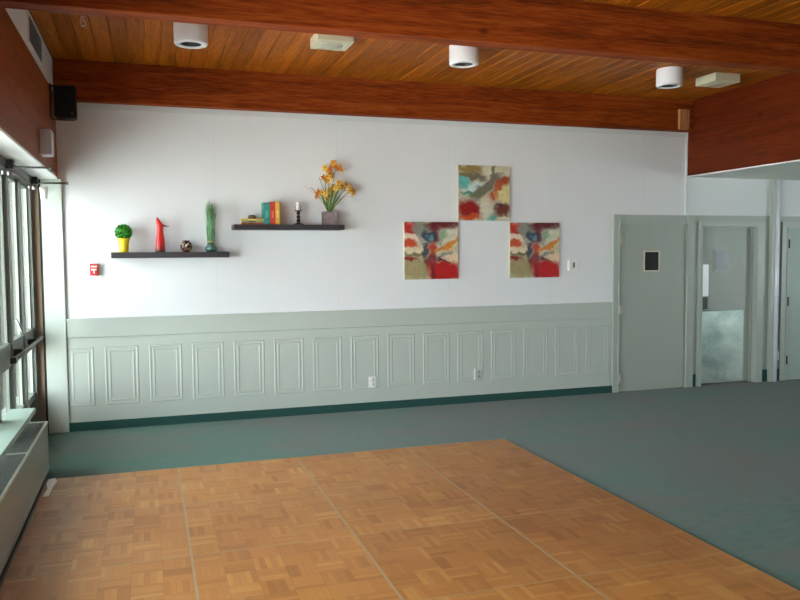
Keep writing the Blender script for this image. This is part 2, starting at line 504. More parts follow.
obj('push_plate', B(7.118, 7.262, .046, .055, 1.09, 1.475, bev=.001), plain('satin_push_plate', lin(226, 228, 226), .35, .3), d2)
bm = bmesh.new(); bx(bm, 7.118, 7.245, .035, .055, .915, 1.075, bev=.004)
hd = obj('lock_case', bm, plain('dark_lock_case', lin(60, 60, 58), .4, .6), d2)
bm = bmesh.new(); tube(bm, [(7.215, .04, .93), (7.215, -.012, .93)], .011); tube(bm, [(7.225, -.012, .93), (7.135, -.014, .925)], .010)
obj('door_handle', bm, 'chrome', hd)
# door 3, cut by the right edge of the picture
bm = bmesh.new()
bx(bm, 8.30, 8.395, -.035, 0, 0, 1.92); bx(bm, 9.32, 9.41, -.035, 0, 0, 1.92); bx(bm, 8.30, 9.41, -.035, 0, 1.92, 1.99)
bx(bm, 8.375, 8.395, -.045, -.0351, 0, 1.93)
d3 = struct('door_3', bm, 'sage_frame')
obj('door_leaf', B(8.40, 9.31, -.020, -.002, .01, 1.915, bev=.002), plain('sage_blue_door_paint', lin(160, 176, 166), .4, var=.02), d3)
for z in (1.72, 1.0, .26):
    bm = bmesh.new(); lathe(bm, [(.009, -.055), (.009, .055)], 10, (8.397, -.046, z)); obj('hinge', bm, 'alu_dark', d3)
# pilaster strip and round steel pipe in front of it
struct('trim_16', B(8.115, 8.165, -.06, 0, 0, ZS - .015, bev=.003), 'sage_frame')
bm = bmesh.new(); lathe(bm, [(.027, 0), (.027, ZS - .016)], 24, (8.197, -.062, 0))
for z in (.78, 1.08): lathe(bm, [(.029, z - .012), (.031, z), (.029, z + .012)], 24, (8.197, -.062, 0))
tag(obj('steel_pipe', bm, plain('pale_painted_pipe', lin(238, 236, 244), .22, .1)), 'shiny pale vertical pipe running floor to soffit between the two right doors', 'pipe')
bm = bmesh.new(); bx(bm, 8.245, 8.295, -.026, -.012, .26, .375, bev=.003)
sp_ = obj('wall_plate', bm, 'white_plastic'); tag(sp_, 'small white plate low on the wall just right of the shiny pipe', 'wall plate')
obj('plate_slot', B(8.262, 8.278, -.0275, -.026, .30, .335), 'grey_box', sp_)

# ------------------------------------------------------------------ windows on the left
def window(i, ya, yb, end=False):
    """one bay: upper and lower light, mullion at its far side"""
    bm = bmesh.new()
    bx(bm, XW - .018, XW + .045, yb - .075, yb, 0.0, 2.335)                    # mullion
    bx(bm, XW - .018, XW + .02, ya, yb - .075, 2.24, 2.335)                    # head
    bx(bm, XW - .018, XW + .035, ya, yb - .075, .81, .985)                     # transom
    bx(bm, XW - .018, XW + .03, ya, yb - .075, .34, .40)                       # bottom rail
    o = struct('window_%d' % i, bm, 'alu')
    bm = bmesh.new()                                                             # light sash edges
    for z0, z1 in ((.985, 2.24), (.40, .81)):
        bx(bm, XW - .005, XW + .014, ya, ya + .018, z0, z1); bx(bm, XW - .005, XW + .014, yb - .09, yb - .075, z0, z1)
    obj('sash', bm, 'heater_trim', o)
    obj('upper_pane', B(XW - .012, XW - .006, ya + .01, yb - .076, .986, 2.239), 'glass', o)
    obj('lower_pane', B(XW - .012, XW - .006, ya + .01, yb - .075, .395, .82), 'glass', o)
    return o
P = .66
n = 0
yb = .0
widths = [.62, .62, .62, 1.7, 1.7, 1.7, 1.7]
for wdt in widths:
    n += 1
    window(n, yb - wdt, yb); yb -= wdt
# jamb where the glazing meets the back wall
bm = bmesh.new(); bx(bm, -.225, -.165, -.02, .12, 0, 2.335)
struct('trim_17', bm, 'jamb')
bm = bmesh.new(); bx(bm, -.165, -.145, -.012, .12, 0, 2.335); bx(bm, -.285, -.225, -.01, .12, 0, 2.335); bx(bm, XW - .06, XW + .09, YB, 0, 2.262, 2.334)
struct('trim_18', bm, 'alu_dark')
# window operator rod with crank, over the transom
t = thing('window_operator', 'grey metal push rod slanting along the window transom beside the sage corner strip', 'window operator', (-.17, -.95, .9))
bm = bmesh.new(); tube(bm, [(0.0, .88, .0), (0.0, -.68, -.01)], .016, 10); obj('rod', bm, 'alu', t)
for yy in (.45, -.3): obj('bracket', B(-.06, .0, yy - .02, yy + .02, -.025, .03, bev=.004), 'alu_dark', t)
bm = bmesh.new(); tube(bm, [(-.06, -.1, .24), (-.02, -.06, .12), (-.01, .0, .04), (.0, .06, .0)], .009, 8); obj('crank_arm', bm, 'steel', t)
bm = bmesh.new(); bx(bm, -.02, .02, -.72, -.66, -.03, .015, bev=.004); obj('end_cap', bm, 'black', t)

# rods that stick into the room under the header
for (yy, x1, lab) in ((-1.52, .105, 'upper steel rod jutting from the window head under the wooden header, nearer the camera'),
                      (-.22, .097, 'shorter steel rod jutting over the white wall corner, above the white cup')):
    t = thing('curtain_rod_bracket', lab, 'bracket', (XW + .03, yy, 2.283), 0, 'rods under the window header')
    bm = bmesh.new(); tube(bm, [(0, 0, 0), (x1 - XW - .03, 0, 0)], .008, 8); lathe(bm, [(.012, -.012), (.012, .012)], 10, (x1 - XW - .03, 0, 0)); obj('rod', bm, 'alu', t)
    bm = bmesh.new(); bx(bm, -.02, .10, -.05, .05, -.018, .05, bev=.006); bx(bm, .05, .075, -.09, .09, -.022, .01, bev=.003); obj('mount', bm, 'alu_dark', t)
    for px_, py_ in ((.065, .03), (.04, -.05)):
        bm = bmesh.new(); lathe(bm, [(.014, -.05), (.018, -.03), (.018, .0)], 12, (px_, py_, -.01)); obj('wing_nut', bm, 'steel', t)
t = thing('hanging_cup', 'small white tapered cup fitting hanging below the steel rod in the window corner', 'fitting', (-.095, -.22, 2.140))
bm = bmesh.new(); lathe(bm, [(.0, .0), (.026, .0), (.036, .105), (.031, .105), (.022, .006), (0, .006)], 24, cap=False); obj('cup', bm, 'white_plastic', t)
bm = bmesh.new(); tube(bm, [(.034, 0, .10), (.030, 0, .119), (0, 0, .127), (-.030, 0, .119), (-.034, 0, .10)], .002, 6); obj('hanger', bm, 'steel', t)

# window sill slab
tag(obj('window_sill', B(XW + .031, -.068, -9.5, -1.42, .462, .50, bev=.004), 'sill'), 'pale green slab sill along the windows above the heater', 'sill')

# ------------------------------------------------------------------ heater enclosure
XH, ZH = .012, .392
t = thing('convector_heater', 'long grey metal convector heater with dark top grilles under the window sill', 'heater', (-.1, -5.0, 0))
def rel(o, tt): o.location = -Vector(tt.location); return o
bm = bmesh.new()
bx(bm, XH - .015, XH, -9.4, -1.43, .055, ZH - .012, bev=.003)
bx(bm, XH - .02, XH + .004, -9.4, -1.425, .03, .058, bev=.003)
bx(bm, -.235, XH, -1.445, -1.43, .03, ZH - .012)
bx(bm, -.235, XH - .015, -9.4, -9.385, .03, ZH - .012)
bx(bm, -.235, -.225, -9.4, -1.43, .0, ZH - .012)
rel(obj('cabinet', bm, 'heater', t), t)
rel(obj('toe_recess', B(-.225, XH - .07, -9.38, -1.46, 0, .06), 'void', t), t)
bm = bmesh.new()
bx(bm, XH - .014, XH + .004, -9.4, -1.427, ZH - .012, ZH, bev=.003); bx(bm, -.235, XH, -1.445, -1.427, ZH - .012, ZH)
yy = -2.40
while yy > -9.4:
    bx(bm, -.225, XH - .01, yy - .012, yy + .012, ZH - .010, ZH + .001); yy -= 1.0
rel(obj('top_trim', bm, 'heater_trim', t), t)
secs = [(-1.447, -2.386)] + [(-2.414 - k, -3.386 - k) for k in range(7)]
for a, b in secs:
    bm = bmesh.new()
    for k in range(10):
        x = -.222 + k * .0215; bx(bm, x, x + .006, b, a, ZH - .016, ZH - .005)
    k = 0; yv = a - .02
    while yv > b:
        bx(bm, -.222, XH - .016, yv - .004, yv + .004, ZH - .012, ZH - .003 + (.002 if k % 3 == 0 else 0)); yv -= .032; k += 1
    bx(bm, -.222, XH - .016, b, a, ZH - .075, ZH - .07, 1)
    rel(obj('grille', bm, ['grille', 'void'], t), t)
tag(obj('floor_strip', B(XH + .006, XH + .021, -7.0, -1.66, 0, .012), plain('grey_vinyl_strip', lin(120, 118, 108), .6)), 'thin grey edging strip on the carpet between the heater and the parquet', 'edging strip')
bm = bmesh.new()
pr = [(-.030, -1.60), (.012, -1.585), (.030, -1.66), (.02, -1.80), (.012, -2.02), (-.02, -2.03), (-.012, -1.85), (-.035, -1.70)]
a = [bm.verts.new((x + .072, y - .115, ft + .0008)) for x, y in pr]; b = [bm.verts.new((x + .072, y - .115, ft + .006)) for x, y in pr]
bm.faces.new(a[::-1]); bm.faces.new(b)
for i in range(8): bm.faces.new((a[i], a[(i + 1) % 8], b[(i + 1) % 8], b[i]))
tag(obj('tape_strip', bm, 'white_plastic'), 'crumpled white tape strip on the floor at the heater end', 'tape')

# ------------------------------------------------------------------ parquet dance floor, one object per section
ordc = ['against the heater', 'second from the heater', 'third from the heater', 'along the open carpet on the right']
ordr = ['in the row nearest the panelled wall', 'in the second row from the panelled wall', 'in the third row from the panelled wall', 'in the fourth row, towards the camera', 'in the fifth row, nearest the camera']
def section():
    r = bpy.data.objects.new('dance_floor_section', None); COL.objects.link(r); r.empty_display_size = .05
    bm = bmesh.new(); bx(bm, .006, SEC - .006, -SEC + .003, -.003, 0, ft); obj('parquet', bm, 'parquet', r)
    bm = bmesh.new()
    for q in ((0, .0059, -SEC, 0), (SEC - .0059, SEC, -SEC, 0), (.0059, SEC - .0059, -.0029, 0), (.0059, SEC - .0059, -SEC, -SEC + .0029)):
        bx(bm, *q, 0, ft + .0005)
    obj('edge_trim', bm, 'floor_trim', r)
    return r
proto = section(); first = True
for r in range(5):
    for c in range(4):
        o = proto if first else copy_tree(proto); first = False
        o.location = (X0 + c * SEC, YF - r * SEC, 0)
        o['label'] = 'square parquet dance floor section %s, %s' % (ordc[c], ordr[r])
        o['category'] = 'dance floor section'; o['group'] = 'parquet dance floor sections'
bm = bmesh.new()
for (a, b) in (((X0 + 4 * SEC + .001), (X0 + 4 * SEC + .03)),):
    v = [bm.verts.new(p) for p in ((a, YF - 5 * SEC, 0), (a, YF - 5 * SEC, ft), (b, YF - 5 * SEC, 0), (a, YF, 0), (a, YF, ft), (b, YF, 0))]
    for q in ((0, 2, 1), (3, 4, 5), (0, 1, 4, 3), (1, 2, 5, 4), (0, 3, 5, 2)): bm.faces.new([v[i] for i in q])
tag(obj('edge_ramp', bm, 'alu'), 'narrow metal ramp edging down the right side of the parquet dance floor', 'edging')
bm = bmesh.new()
a, b = YF + .001, YF + .02
v = [bm.verts.new(p) for p in ((X0, a, 0), (X0, a, ft), (X0, b, 0), (X0 + 4 * SEC, a, 0), (X0 + 4 * SEC, a, ft), (X0 + 4 * SEC, b, 0))]
for q in ((0, 2, 1), (3, 4, 5), (0, 1, 4, 3), (1, 2, 5, 4), (0, 3, 5, 2)): bm.faces.new([v[i] for i in q])
tag(obj('edge_ramp', bm, 'floor_trim'), 'narrow tan ramp edging along the far side of the parquet dance floor', 'edging')

# ------------------------------------------------------------------ ceiling fittings
def can_light():
    r = thing('ceiling_can_light', '', 'ceiling light', (0, 0, 0), 0, 'white cylinder ceiling lights')
    bm = bmesh.new()
    lathe(bm, [(.122, ZC - .001), (.126, ZC - .01), (.126, 3.245), (.120, 3.236), (.084, 3.235), (.080, 3.245), (.070, 3.31), (.0, 3.31)], 40, cap=False)
    obj('housing', bm, 'lamp_white', r)
    bm = bmesh.new(); lathe(bm, [(.079, 3.243), (.074, 3.25), (.070, 3.305), (.03, 3.306)], 32, cap=False)
    lathe(bm, [(.03, 3.306), (.028, 3.28), (.0, 3.275)], 20, cap=False)
    obj('baffle', bm, 'dark_hole', r)
    return r
cl = can_light()
for i, (x, y, lab) in enumerate([(1.119, -1.556, 'leftmost white cylinder ceiling light, nearest the windows'),
                                 (3.366, -1.561, 'white cylinder ceiling light above the three paintings'),
                                 (5.621, -1.327, 'white cylinder ceiling light near the wooden fascia, rightmost of the three')]):
    o = cl if i == 0 else copy_tree(cl)
    o.location = (x, y, 0); o['label'] = lab
def square_light(x, y, lab):
    r = thing('square_ceiling_light', lab, 'ceiling light', (x, y, ZC), 0, 'square cream ceiling boxes')
    bm = bmesh.new(); bx(bm, -.148, .148, -.148, .148, -.08, 0, bev=.004); obj('housing', bm, 'cream', r)
    bm = bmesh.new(); lathe(bm, [(.09, -.081), (.088, -.084), (.0, -.084)], 32, cap=False)
    for q in ((-.125, .125, .112, .118), (-.125, .125, -.118, -.112), (-.125, -.119, -.118, .118), (.119, .125, -.118, .118)): bx(bm, *q, -.083, -.079)
    obj('diffuser', bm, plain('frosted_cream_lens', lin(205, 202, 178), .35), r)
    return r
square_light(2.225, -1.53, 'flat square cream ceiling box left of the middle cylinder light')
square_light(6.285, -1.21, 'flat square cream ceiling box beside the wooden fascia')
bm = bmesh.new(); lathe(bm, [(.013, -.006), (.013, 0)], 12, (0, 0, 0))
tube(bm, [(0, 0, 0)] + [(.0 + .016 * math.sin(a), 0, -.03 - .022 * (1 - math.cos(a))) for a in [0, .6, 1.2, 1.8, 2.4, 3.0, 3.6, 4.2]], .0045, 6)
tube(bm, [(-.012, 0, -.005), (-.022, .01, -.03), (-.016, .012, -.05)], .0035, 6)
tag(obj('ceiling_hook', bm, plain('bright_hook_metal', lin(230, 228, 236), .3, .2), loc=(.355, -1.50, ZC)), 'tiny bright metal hook hanging from the ceiling boards at the left', 'hook')

# ------------------------------------------------------------------ left header fittings
t = thing('air_vent', 'dark louvred air vent in the white panel above the wooden header', 'vent', (-.004, -1.27, 3.26))
bm = bmesh.new()
for q in ((-.37, .37, .095, .108), (-.37, .37, -.108, -.095), (-.37, -.355, -.095, .095), (.355, .37, -.095, .095)):
    bx(bm, 0, .010, q[0], q[1], q[2], q[3])
obj('vent_frame', bm, 'white_trim', t)
bm = bmesh.new()
for k in range(12):
    z = -.088 + k * .016; bx(bm, .0015, .008, -.355, .355, z, z + .005)
for k in range(1, 4): bx(bm, .0012, .009, -.355 + k * .1775 - .006, -.355 + k * .1775 + .006, -.095, .095)
bx(bm, .0, .001, -.355, .355, -.095, .095, 1)
obj('louvre', bm, [plain('dark_vent_metal', lin(112, 116, 120), .5, .1), 'void'], t)

t = thing('wall_speaker', 'black loudspeaker on a bracket high in the left corner under the beam', 'speaker', (.118, -.36, 2.965), 0)
bm = bmesh.new()
y0, y1, z0, z1 = -.08, .10, -.138, .138
pv = [(-.088, y0), (.098, y0), (.078, y1), (-.07, y1)]
a = [bm.verts.new((x, y, z0)) for x, y in pv]; b = [bm.verts.new((x, y, z1)) for x, y in pv]
bm.faces.new(a[::-1]); bm.faces.new(b)
for i in range(4): bm.faces.new((a[i], a[(i + 1) % 4], b[(i + 1) % 4], b[i]))
bmesh.ops.bevel(bm, geom=bm.edges[:], offset=.012, segments=2, affect='EDGES')
obj('cabinet', bm, 'black', t)
obj('speaker_grille', B(-.074, .084, -.092, -.079, -.118, .124, bev=.005), 'black_cloth', t)
obj('badge', B(.05, .066, -.095, -.0921, -.108, -.096), 'steel', t)
bm = bmesh.new(); bx(bm, -.117, -.110, -.09, .05, -.14, .15, bev=.002); bx(bm, -.112, .0, -.02, .02, .139, .147); bx(bm, -.112, .0, -.02, .02, -.147, -.139)
obj('bracket', bm, 'black', t)

t = thing('junction_box', 'grey metal box on the wooden header below the black speaker', 'wall box', (0, -1.08, 2.515))
obj('box_body', B(.001, .080, -.14, .03, -.10, .095, bev=.003), 'grey_box', t)
bm = bmesh.new(); bx(bm, .080, .085, -.13, .02, -.09, .085, bev=.001); obj('box_cover', bm, 'white_trim', t)

# ------------------------------------------------------------------ wall fittings
t = thing('fire_alarm_pull', 'small red fire alarm pull station on the white wall left of the lower shelf', 'fire alarm', (.288, 0, 1.508))
obj('housing', B(-.036, .036, -.038, -.001, -.055, .055, bev=.004), plain('alarm_red', lin(206, 52, 44), .35), t)
bm = bmesh.new(); bx(bm, -.025, .022, -.046, -.038, -.008, .008, bev=.002); bx(bm, -.007, .007, -.046, -.038, -.035, -.006, bev=.002); bx(bm, -.026, .026, -.040, -.038, .022, .036)
obj('pull_handle', bm, 'white_plastic', t)

t = thing('wall_switch', 'cream wall switch plate with dark slot right of the lower paintings', 'switch', (5.343, 0, 1.492))
obj('plate', B(-.058, .058, -.030, -.001, -.063, .063, bev=.004), plain('bright_white_plate', lin(250, 250, 244), .35, var=.01), t)
bm = bmesh.new(); bx(bm, -.05, -.02, -.040, -.030, -.055, .055, bev=.003); obj('side_panel', bm, 'white_plastic', t)
bm = bmesh.new(); bx(bm, .0, .016, -.034, -.030, -.03, .03, bev=.001); obj('toggle', bm, 'black', t)

def outlet(x, z, m1, m2, lab):
    t = thing('wall_outlet', lab, 'outlet', (x, -.014, z), 0, 'outlets in the wainscot')
    obj('plate', B(-.037, .037, -.010, -.001, -.06, .06, bev=.002), m1, t)
    for zz in (.024, -.024):
        bm = bmesh.new(); lathe(bm, [(.0, 0), (.016, 0), (.017, .003), (.0, .003)], 20, cap=False)
        bmesh.ops.rotate(bm, cent=(0, 0, 0), matrix=Matrix.Rotation(PI / 2, 3, 'X'), verts=bm.verts)
        bmesh.ops.translate(bm, vec=(0, -.010, zz), verts=bm.verts)
        s = obj('socket', bm, m2, t)
        bm = bmesh.new(); bx(bm, -.007, -.005, -.0142, -.013, zz - .005, zz + .006); bx(bm, .005, .007, -.0142, -.013, zz - .005, zz + .006); obj('slot', bm, 'alu', s)
    return t
outlet(2.967, .295, 'white_plastic', 'white_plastic', 'bright white outlet on the middle of the wainscot, below the left painting')
o2 = outlet(4.175, .312, 'sage', 'sage_frame', 'sage coloured outlet with a white edge on the wainscot, below the right painting')
obj('white_edge', B(-.048, -.037, -.018, -.002, -.062, .062, bev=.002), 'white_plastic', o2)

# ------------------------------------------------------------------ paintings
def painting_mat(name, base, blobs):
    t = NT(name, .5)
    g = t.coord('Generated')
    sep = t.n('ShaderNodeSeparateXYZ', ins={0: g})
    uv = t.n('ShaderNodeCombineXYZ', ins={0: sep.outputs[0], 1: sep.outputs[2], 2: 0.0}).outputs[0]
    wn = t.n('ShaderNodeTexNoise', ins={'Vector': uv, 'Scale': 5.0, 'Detail': 5.0, 'Roughness': .6}).outputs[1]
    off = t.n('ShaderNodeVectorMath', operation='SUBTRACT', ins={0: wn, 1: (.5, .5, .5)}).outputs[0]
    off = t.n('ShaderNodeVectorMath', operation='MULTIPLY', ins={0: off, 1: (.30, .30, 0)}).outputs[0]
    p = t.n('ShaderNodeVectorMath', operation='ADD', ins={0: uv, 1: off}).outputs[0]
    nn = t.noise(uv, 9, 5, .6)
    c = t.mix(nn, scaled(base, .75), scaled(base, 1.1))
    for (u, v, ru, rv, ang, colr, al) in blobs:
        q = t.n('ShaderNodeVectorMath', operation='SUBTRACT', ins={0: p, 1: (u, v, 0)}).outputs[0]
        q = t.n('ShaderNodeVectorRotate', rotation_type='Z_AXIS', ins={'Vector': q, 'Angle': -math.radians(ang)}).outputs[0]
        q = t.n('ShaderNodeVectorMath', operation='MULTIPLY', ins={0: q, 1: (1 / ru, 1 / rv, 0)}).outputs[0]
        L = t.n('ShaderNodeVectorMath', operation='LENGTH', ins={0: q}).outputs['Value']
        fmask = t.n('ShaderNodeMapRange', interpolation_type='SMOOTHSTEP', ins={0: L, 1: 1.45, 2: .6, 3: 0.0, 4: al}).outputs[0]
        cc = lin(*colr)
        c = t.mix(fmask, c, cc)
    f2 = t.noise(t.mapping(uv, (1, 1, 1), loc=(3, 5, 0)), 14, 4, .65)
    c = t.mix(.45, c, t.ramp(f2, [(.3, (.62, .6, .6, 1)), (.7, (1.25, 1.25, 1.2, 1))]), 'MULTIPLY')
    t.col(c)
    t.bump(f2, .15, .002)
    return t.m
red_art = painting_mat('abstract_red_canvas', lin(214, 204, 178), [
    (.10, .87, .15, .15, 0, (196, 48, 34), 1), (.30, .90, .15, .14, 0, (140, 146, 132), .95), (.10, .72, .2, .05, 0, (232, 212, 190), 1), (.09, .63, .16, .055, 0, (214, 84, 50), 1),
    (.73, .95, .34, .08, 0, (104, 24, 30), 1), (.60, .80, .14, .14, 20, (120, 40, 50), .95), (.88, .76, .22, .15, 0, (216, 214, 190), 1), (.72, .74, .05, .14, -20, (140, 176, 138), .9),
    (.45, .75, .13, .11, 0, (36, 62, 84), .95), (.46, .74, .06, .06, 0, (104, 152, 170), .9), (.20, .53, .26, .06, 0, (232, 214, 180), 1), (.20, .44, .22, .03, 4, (84, 100, 62), .95),
    (.38, .50, .05, .14, -12, (58, 74, 84), .95), (.52, .52, .08, .14, 10, (196, 60, 40), .95), (.78, .57, .30, .045, 28, (222, 140, 50), 1), (.84, .50, .2, .03, 30, (214, 196, 130), .9), (.75, .43, .15, .028, 35, (110, 134, 138), .95), (.92, .38, .16, .1, 0, (232, 206, 172), 1),
    (.20, .20, .27, .22, 0, (172, 156, 112), 1), (.08, .37, .12, .03, 0, (150, 34, 30), .95), (.36, .15, .04, .2, 0, (150, 168, 118), .9), (.48, .32, .1, .12, 0, (110, 34, 48), .9),
    (.76, .12, .34, .2, -8, (188, 24, 22), 1), (.52, .1, .05, .14, 0, (132, 24, 34), .9), (.72, .31, .14, .022, -15, (52, 34, 50), .9)])
tan_art = painting_mat('abstract_swirl_canvas', lin(206, 200, 172), [
    (.24, .94, .28, .07, 0, (160, 132, 72), 1), (.24, .81, .28, .07, 0, (122, 112, 90), 1), (.85, .9, .2, .12, 0, (220, 214, 184), 1), (.58, .92, .1, .12, 0, (226, 218, 196), 1), (.70, .92, .03, .12, 0, (128, 140, 92), .95),
    (.10, .68, .16, .08, -10, (104, 190, 186), 1), (.28, .60, .2, .07, 22, (206, 226, 222), 1), (.22, .52, .18, .03, 5, (74, 150, 134), .95), (.56, .64, .36, .10, 40, (124, 116, 104), 1), (.40, .50, .2, .05, 10, (116, 118, 90), .95),
    (.88, .72, .15, .08, 20, (178, 74, 34), 1), (.68, .44, .24, .08, 48, (190, 80, 32), 1), (.88, .50, .16, .13, 0, (226, 212, 150), 1), (.78, .62, .12, .05, 40, (196, 92, 44), .95),
    (.20, .22, .24, .16, 0, (156, 22, 18), 1), (.20, .06, .22, .06, 0, (206, 78, 28), 1), (.55, .18, .13, .22, 0, (218, 212, 190), 1), (.65, .07, .1, .05, 10, (110, 190, 176), 1), (.86, .20, .15, .14, 0, (110, 48, 28), 1), (.8, .29, .08, .04, 0, (70, 36, 40), .9), (.9, .03, .12, .03, 0, (214, 208, 184), 1)])
edge_cv = plain('canvas_edge', lin(206, 196, 170), .8)
def painting(x0, x1, z0, z1, art, lab):
    t = thing('canvas_painting', lab, 'painting', ((x0 + x1) / 2, 0, (z0 + z1) / 2), 0, 'abstract canvases on the white wall')
    a, b = (x1 - x0) / 2, (z1 - z0) / 2
    obj('canvas', B(-a + .0005, a - .0005, -.030, -.002, -b + .0005, b - .0005), edge_cv, t)
    obj('painted_face', B(-a, a, -.033, -.0302, -b, b), art, t)
painting(3.33, 3.937, 1.362, 1.968, red_art, 'lower left square abstract canvas in reds and creams, just under the top canvas corner')
painting(3.944, 4.548, 1.985, 2.577, tan_art, 'topmost square abstract canvas with grey swirl, cyan, tan and a dark red corner')
painting(4.554, 5.163, 1.358, 1.966, red_art, 'lower right square abstract canvas in reds and creams, beside the wall switch')

# ------------------------------------------------------------------ shelves and what stands on them
def shelf(x0, x1, z0, z1, lab):
    bm = bmesh.new(); bx(bm, x0, x1, -.24, -.001, z0, z1, bev=.002)
    return tag(obj('floating_shelf', bm, 'shelf'), lab, 'shelf', 'black floating shelves')
S1, S2 = 1.666, 1.926
shelf(.448, 1.505, 1.612, S1, 'lower left black floating shelf holding the topiary and the red bird')
shelf(1.553, 2.636, 1.876, S2, 'upper right black floating shelf holding the books and orange orchids')

# topiary
t = thing('potted_topiary', 'round green topiary ball in a yellow pot on the lower shelf', 'potted plant', (.558, -.12, S1))
bm = bmesh.new()
pr = [(0, 0), (.038, 0), (.040, .006)]
for k in range(1, 12):
    z = .006 + k * .0095; r = .040 + .0105 * k / 11
    pr += [(r, z - .005), (r + .0012, z - .002), (r, z)]
pr += [(.056, .114), (.058, .13), (.052, .13), (.050, .115), (0, .113)]
lathe(bm, pr, 36, cap=False); obj('pot', bm, plain('yellow_glaze', lin(240, 208, 26), .35, var=.05), t)
def leaf_m(name, a, b):
    q = NT(name, .6); wn = q.noise(q.coord(), 60, 2); q.col(q.ramp(wn, [(.35, lin(*a)), (.65, lin(*b))])); return q.m
bm = bmesh.new()
bmesh.ops.create_icosphere(bm, subdivisions=3, radius=.066, matrix=Matrix.Translation((0, 0, .185)))
for f in bm.faces: f.smooth = True
rnd = random.Random(3)
for k in range(900):
    z = rnd.uniform(-1, 1); a = rnd.uniform(0, 2 * PI); r = math.sqrt(1 - z * z)
    d = Vector((r * math.cos(a), r * math.sin(a), z)); p = Vector((0, 0, .185)) + d * .062
    s = d.orthogonal().normalized(); s = Matrix.Rotation(rnd.uniform(0, 2 * PI), 3, d) @ s
    tip = p + d * rnd.uniform(.012, .022) + s * rnd.uniform(0, .012); q = d.cross(s) * .004
    v = [bm.verts.new(p - q), bm.verts.new(p + q), bm.verts.new((p + tip) / 2 + q * 1.2), bm.verts.new(tip), bm.verts.new((p + tip) / 2 - q * 1.2)]
    bm.faces.new(v)
obj('foliage', bm, leaf_m('boxwood_leaf', (24, 96, 22), (74, 176, 48)), t, fix=False)

# red bird
t = thing('bird_figurine', 'tall glossy red bird figurine with thin beak on the lower shelf', 'figurine', (.879, -.12, S1))
def red_glaze():
    q = NT('red_bird_glaze', .28)
    z = q.n('ShaderNodeSeparateXYZ', ins={0: q.coord()}).outputs[2]
    h = q.math('ADD', q.math('MULTIPLY', z, 3.2), q.math('MULTIPLY', q.noise(q.coord(), 22, 3), .25))
    q.col(q.ramp(h, [(.12, lin(84, 54, 40)), (.34, lin(206, 34, 30)), (1.0, lin(222, 48, 40))]))
    return q.m
RG = red_glaze()
bm = bmesh.new()
rg = [(0, .0, .043), (.006, 0, .046), (.05, .001, .0445), (.1, .002, .0415), (.155, .002, .034), (.20, .001, .029), (.225, .002, .029), (.245, .004, .031), (.262, .001, .030), (.282, -.007, .024), (.302, -.015, .016), (.318, -.020, .009), (.326, -.023, .002)]
rings = []
for z, cx, r in rg:
    rings.append([bm.verts.new((cx + r * math.cos(2 * PI * i / 24), r * .85 * math.sin(2 * PI * i / 24), z)) for i in range(24)])
for a, b in zip(rings, rings[1:]):
    for i in range(24):
        f = bm.faces.new((a[i], a[(i + 1) % 24], b[(i + 1) % 24], b[i])); f.smooth = True
bm.faces.new(rings[0][::-1]); bm.faces.new(rings[-1])
obj('bird_body', bm, RG, t)
bm = bmesh.new(); tube(bm, [(.022, 0, .252), (.045, 0, .246), (.066, 0, .243), (.088, 0, .243)], [.014, .008, .004, .0015], 12)
obj('beak', bm, plain('brown_beak_glaze', lin(128, 40, 38), .35), t)
for s in (-1, 1):
    bm = bmesh.new(); bmesh.ops.create_icosphere(bm, subdivisions=2, radius=.0035, matrix=Matrix.Translation((.018, s * .0205, .262))); obj('eye', bm, 'black', t)

# mosaic ball
t = thing('mosaic_ball', 'small round brown and cream mosaic ball between the red bird and the grass', 'ornament', (1.117, -.12, S1))
def mosaic():
    q = NT('brown_mosaic', .25)
    v = q.n('ShaderNodeTexVoronoi', ins={'Vector': q.coord(), 'Scale': 58.0})
    cr = q.n('ShaderNodeSeparateXYZ', ins={0: v.outputs['Color']}).outputs[0]
    c = q.ramp(cr, [(.25, lin(58, 30, 24)), (.6, lin(104, 62, 46)), (.8, lin(156, 112, 84)), (1, lin(224, 206, 180))])
    e = q.n('ShaderNodeTexVoronoi', feature='DISTANCE_TO_EDGE', ins={'Vector': q.coord(), 'Scale': 58.0}).outputs[0]
    q.col(q.mix(q.math('LESS_THAN', e, .07), c, lin(30, 20, 18)))
    return q.m
bm = bmesh.new()
pr = [(0, 0), (.028, 0)] + [(.056 * math.sin(a), .0535 - .0535 * math.cos(a)) for a in [x * PI / 16 for x in range(4, 14)]] + [(.030, .104), (.028, .100), (.0, .098)]
lathe(bm, pr, 36, cap=False); obj('ball', bm, mosaic(), t)
bm = bmesh.new(); lathe(bm, [(.030, .103), (.033, .106), (.033, .109), (.028, .109), (.027, .101)], 28, cap=False); obj('rim', bm, plain('bronze_rim', lin(70, 46, 36), .35, .5), t)

